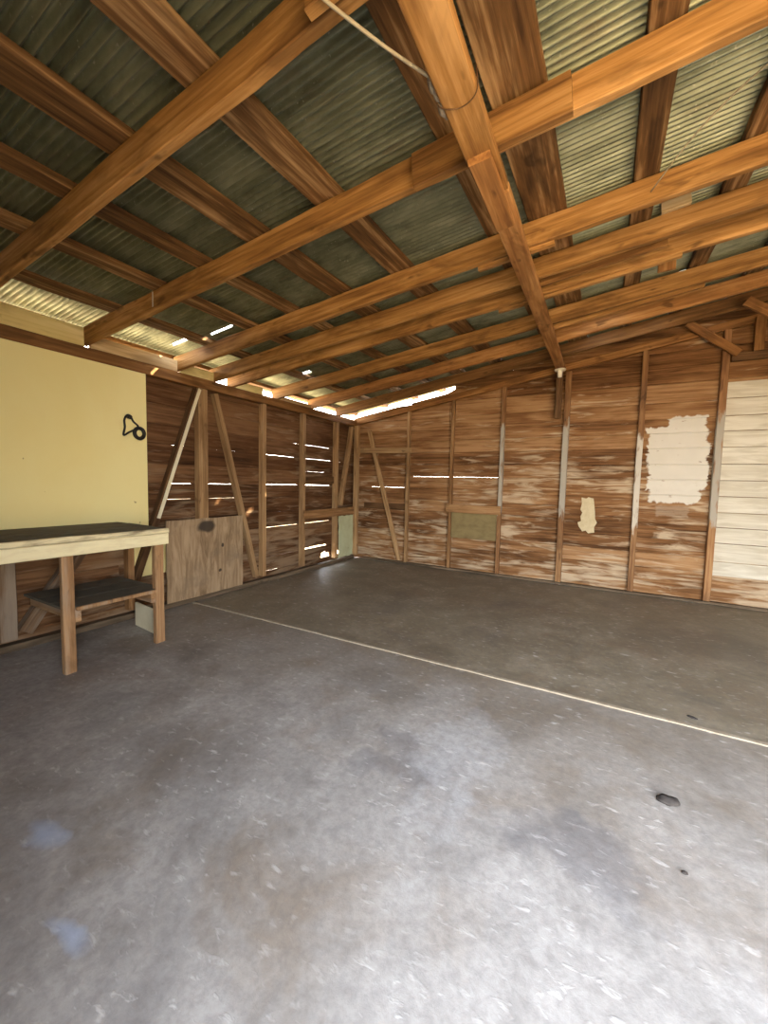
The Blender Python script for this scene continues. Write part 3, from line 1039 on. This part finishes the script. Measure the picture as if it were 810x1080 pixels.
# ------------------------------------------------------------------ workbench
wb_ = empty('workbench', (-3.35, 1.2, 0), 'long dirty-topped workbench with a cream front board under the yellow sheet', 'workbench')
BX0, BX1, BY0, BY1 = -3.715, -2.99, -0.10, 1.895


def bslab(name, *a, **k):
    return slab(name, *a, parent=wb_, **k)


rg = random.Random(9)
for i in range(4):
    x0 = BX0 + (BX1 - 0.026 - BX0) * i / 4
    x1 = BX0 + (BX1 - 0.026 - BX0) * (i + 1) / 4 - 0.003
    bslab('top_board', x0, x1, BY0, BY1 - rg.uniform(0, 0.006), 0.875, 0.911 + rg.uniform(-0.002, 0.002), M_BTOP)
bslab('front_board', BX1 - 0.026, BX1, BY0, BY1, 0.786, 0.872, M_CREAM, c=0.004)
stick('edge_strip', (BX1 - 0.012, BY0, 0.8925), (BX1 - 0.012, BY1, 0.8925), 0.036, 0.028, UP, M_EDGE, wb_, 0.002)
bslab('end_board', BX0 + 0.01, BX1 - 0.028, BY1 - 0.03, BY1 - 0.004, 0.79, 0.874, M_CREAM, c=0.004)
for y0, y1 in ((1.195, 1.262), (1.80, 1.872), (0.02, 0.09)):
    stick('leg', (BX1 - 0.05, (y0 + y1) / 2, 0.0), (BX1 - 0.05, (y0 + y1) / 2, 0.874), y1 - y0, 0.042, (0, 1, 0), M_LEG, wb_, 0.003)
for y in (1.23, 1.735, 0.055):
    stick('shelf_bearer', (-3.70, y + 0.05, 0.375), (BX1 - 0.035, y + 0.05, 0.375), 0.085, 0.035, UP, M_LEG, wb_)
for i in range(3):
    x0 = -3.66 + 0.213 * i
    bslab('shelf_board', x0, x0 + 0.209, 1.21, 1.868, 0.419, 0.437, M_BTOP)
bslab('shelf_lip', -3.021, -2.999, 1.265, 1.798, 0.412, 0.438, M_LEG)

# ------------------------------------------------------------------ back wall framing
A = (-3.70, YB_F + 0.04, zu(-3.70, YB_F) - 0.045)
B = (2.9, YB_F + 0.04, zu(2.9, YB_F) - 0.045)
lumber('gable_plate', A, B, 0.085, 0.06, UP, M_BEAM, 'long sloping plate along the top of the back wall under the bright slot', 'plate')
lumber('sole_plate', (-3.65, YB_F + 0.045, 0.02), (XR - 0.03, YB_F + 0.045, 0.016), 0.03, 0.07, UP, M_SOLE,
       'low sole plate along the floor at the foot of the back wall', 'plate')


def bstud(x0, x1, mat, label, z1=None):
    xm = (x0 + x1) / 2
    zt = (zu(xm, YB_F) - 0.092) if z1 is None else z1
    return lumber('wall_stud', (xm, (YB_F + YB_S) / 2 - 0.003, 0.04), (xm, (YB_F + YB_S) / 2 - 0.003, zt), YB_S - YB_F - 0.012, x1 - x0, (0, 1, 0), mat, label, 'stud')


bstud(-2.80, -2.755, M_STUD2, 'first back wall stud from the corner, at the end of the cross rail')
bstud(-2.07, -2.025, M_STUD, 'second stud of the back wall from the corner, at the left of the tan patch')
bstud(-1.335, -1.285, M_POST, 'third stud of the back wall, grey painted, at the right of the tan patch')
bstud(-0.533, -0.462, M_POST, 'grey painted stud of the back wall below the central beam', 2.80)
bstud(0.30, 0.362, M_POST2, 'white streaked stud of the back wall left of the large peeling white patch')
bstud(1.045, 1.112, M_POST, 'grey stud of the back wall between peeling patch and white boards')
bstud(2.36, 2.42, M_STUD, 'stud of the back wall right of the white boards')
lumber('hanging_post', (-0.60, 5.685, 2.20), (-0.60, 5.685, zu(-0.6, 5.68) - 0.095), 0.075, 0.06, (1, 0, 0), M_DARK,
       'short dark post hanging on the back wall at the end of the central beam', 'post')

lumber('wall_rail', (-3.655, 5.705, 1.845), (-2.70, 5.705, 1.83), 0.085, 0.026, UP, M_STUD2,
       'short cross rail on the back wall beside the corner post', 'rail')
lumber('wall_rail', (-3.60, 5.785, 0.925), (-2.81, 5.785, 0.925), 0.10, 0.022, UP, M_DARK,
       'dark low rail on the back wall in the far corner behind the brace', 'rail')
lumber('diagonal_brace', (-3.50, 5.735, 2.17), (-2.885, 5.735, 0.06), 0.075, 0.03, (1, 0, 0), M_STUD2,
       'long brace on the back wall slanting from the corner down to the floor', 'brace')
tp = empty('patch_panel', (-1.69, 5.72, 0.5), 'low tan patch panel with a board on top between two studs of the back wall', 'panel')
slab('patch_sheet', -2.02, -1.34, 5.742, 5.754, 0.51, 0.90, M_TAN, tp)
stick('top_board', (-2.10, 5.709, 0.955), (-1.285, 5.709, 0.955), 0.125, 0.02, UP, M_STUD, tp)

# torn paper scrap (uneven strip)
pts = [(-0.285, 0.80), (-0.24, 0.735), (-0.20, 0.75), (-0.17, 0.715), (-0.10, 0.73), (-0.105, 0.80), (-0.075, 0.86), (-0.10, 0.91), (-0.105, 1.00), (-0.115, 1.08),
       (-0.13, 1.17), (-0.19, 1.185), (-0.215, 1.165), (-0.27, 1.18), (-0.262, 1.10), (-0.275, 1.02), (-0.25, 0.98), (-0.27, 0.93), (-0.26, 0.87), (-0.30, 0.85)]
bm = bmesh.new()
fr = [bm.verts.new((x + 0.2, -0.003, z - 0.7)) for x, z in pts]
bk = [bm.verts.new((x + 0.2, 0.0, z - 0.7)) for x, z in pts]
bm.faces.new(fr)
bm.faces.new(bk[::-1])
for i in range(len(pts)):
    k = (i + 1) % len(pts)
    bm.faces.new((fr[i], bk[i], bk[k], fr[k]))
bmesh.ops.recalc_face_normals(bm, faces=bm.faces)
me = bpy.data.meshes.new('paper_scrap')
bm.to_mesh(me)
bm.free()
o = link('paper_scrap', me, M_PAPER)
o.location = (-0.2, YB_S - 0.004, 0.7)
tag(o, 'small torn cream paper scrap stuck on the back wall right of the central stud', 'paper')

# white painted board panel at the right
wp = empty('white_board_panel', (1.7, 5.78, 0.34), 'tall white painted panel of horizontal boards at the right end of the back wall', 'panel')
zr = [0.335, 0.50, 0.71, 0.89, 1.06, 1.242, 1.423, 1.604, 1.796, 1.975, 2.143, 2.333, 2.515]
rg = random.Random(31)
for k in range(len(zr) - 1):
    o = slab('board', 1.118 + rg.uniform(-0.003, 0.003), 2.352, 5.782 + rg.uniform(-0.002, 0.002), 5.795, zr[k] + 0.003, zr[k + 1] - 0.003, M_WHP, wp, 0.003,
             org=(1.118, 5.78, zr[k]))
    at = o.data.attributes.new('tone', 'FLOAT', 'FACE')
    tv = rg.random()
    for q in at.data:
        q.value = tv

# bracing in the right upper corner of the back wall
lumber('wall_header', (1.12, 5.70, 2.755), (2.9, 5.70, 2.755), 0.085, 0.05, UP, M_DARK, 'dark horizontal header above the white boards at the right edge', 'header')
lumber('knee_brace', (0.70, 5.655, 3.17), (1.17, 5.655, 2.785), 0.085, 0.036, (1, 0, 1), M_BEAM, 'slanting knee brace under the gable rafter above the white boards', 'brace')
lumber('cripple_stud', (1.335, 5.70, 2.80), (1.335, 5.70, zu(1.33, 5.7) - 0.05), 0.085, 0.045, (1, 0, 0), M_BEAM, 'short upright above the header at the right edge of the picture', 'stud')
lumber('knee_brace', (1.08, 5.12, 3.13), (1.62, 5.12, 2.72), 0.085, 0.04, (1, 0, 1), M_BEAM, 'slanting brace nearest the right edge, hanging from the rafter by the gable', 'brace')

# white lamp holder under the end of the beam
lh = empty('lamp_holder', (-0.585, 5.55, 2.80), 'small white porcelain lamp holder under the far end of the central beam', 'lamp')
zb = bz(5.55) - 0.062
lathe('rose', [(0.0, -0.022), (0.06, -0.022), (0.068, -0.012), (0.068, 0.0), (0.0, 0.0)], (-0.585, 5.55, zb), M_CERAM, lh)
lathe('socket', [(0.0, -0.10), (0.024, -0.10), (0.028, -0.07), (0.031, -0.03), (0.036, -0.022), (0.0, -0.021)], (-0.585, 5.55, zb), M_CERAM, lh)


# ------------------------------------------------------------------ small things on the floor
def pebble(name, x, y, rx, ry, rz, mat, label, cat, seed, rot=0.0, group=None):
    bm = bmesh.new()
    bmesh.ops.create_icosphere(bm, subdivisions=3, radius=1.0)
    for v in bm.verts:
        k = 1 + 0.28 * noise.noise(v.co * 1.6 + Vector((seed, seed * 2, 0)))
        v.co = Vector((v.co.x * rx * k, v.co.y * ry * k, max(v.co.z * k, -0.5) * rz))
    zmin = min(v.co.z for v in bm.verts)
    for v in bm.verts:
        v.co.z -= zmin
    for f in bm.faces:
        f.smooth = True
    me = bpy.data.meshes.new(name)
    bm.to_mesh(me)
    bm.free()
    o = link(name, me, mat)
    o.location = (x, y, -0.001)
    o.rotation_euler = (0, 0, rot)
    return tag(o, label, cat, group)


pebble('stone', 0.299, 1.965, 0.042, 0.026, 0.015, M_STONE, 'dark flat stone lying alone on the near slab at the right', 'stone', 2, 0.25)
pebble('wood_chip', 0.506, 2.79, 0.026, 0.012, 0.006, M_STONE, 'small dark chip lying just beyond the floor joint at the right', 'chip', 5, -0.4)
pebble('wood_chip', 0.307, 1.615, 0.010, 0.007, 0.005, M_STONE, 'tiny dark chip nearer than the flat stone on the right of the floor', 'chip', 8, 0.1)

# ------------------------------------------------------------------ repeats share a group phrase
GROUPS = {'rafter': 'rafters under the iron roof', 'purlin': 'purlins lying on the rafters', 'eave_block': 'eave blocks on the left plate',
          'wall_stud': 'wall studs of the shed', 'diagonal_brace': 'diagonal wall braces', 'wall_rail': 'short wall rails',
          'knee_brace': 'knee braces by the gable', 'slack_string': 'slack strings under the roof', 'wood_chip': 'dark chips on the floor',
          'sole_plate': 'sole plates along the walls'}
for o in list(S.objects):
    base = o.name.split('.')[0]
    if o.parent is None and base in GROUPS:
        o['group'] = GROUPS[base]
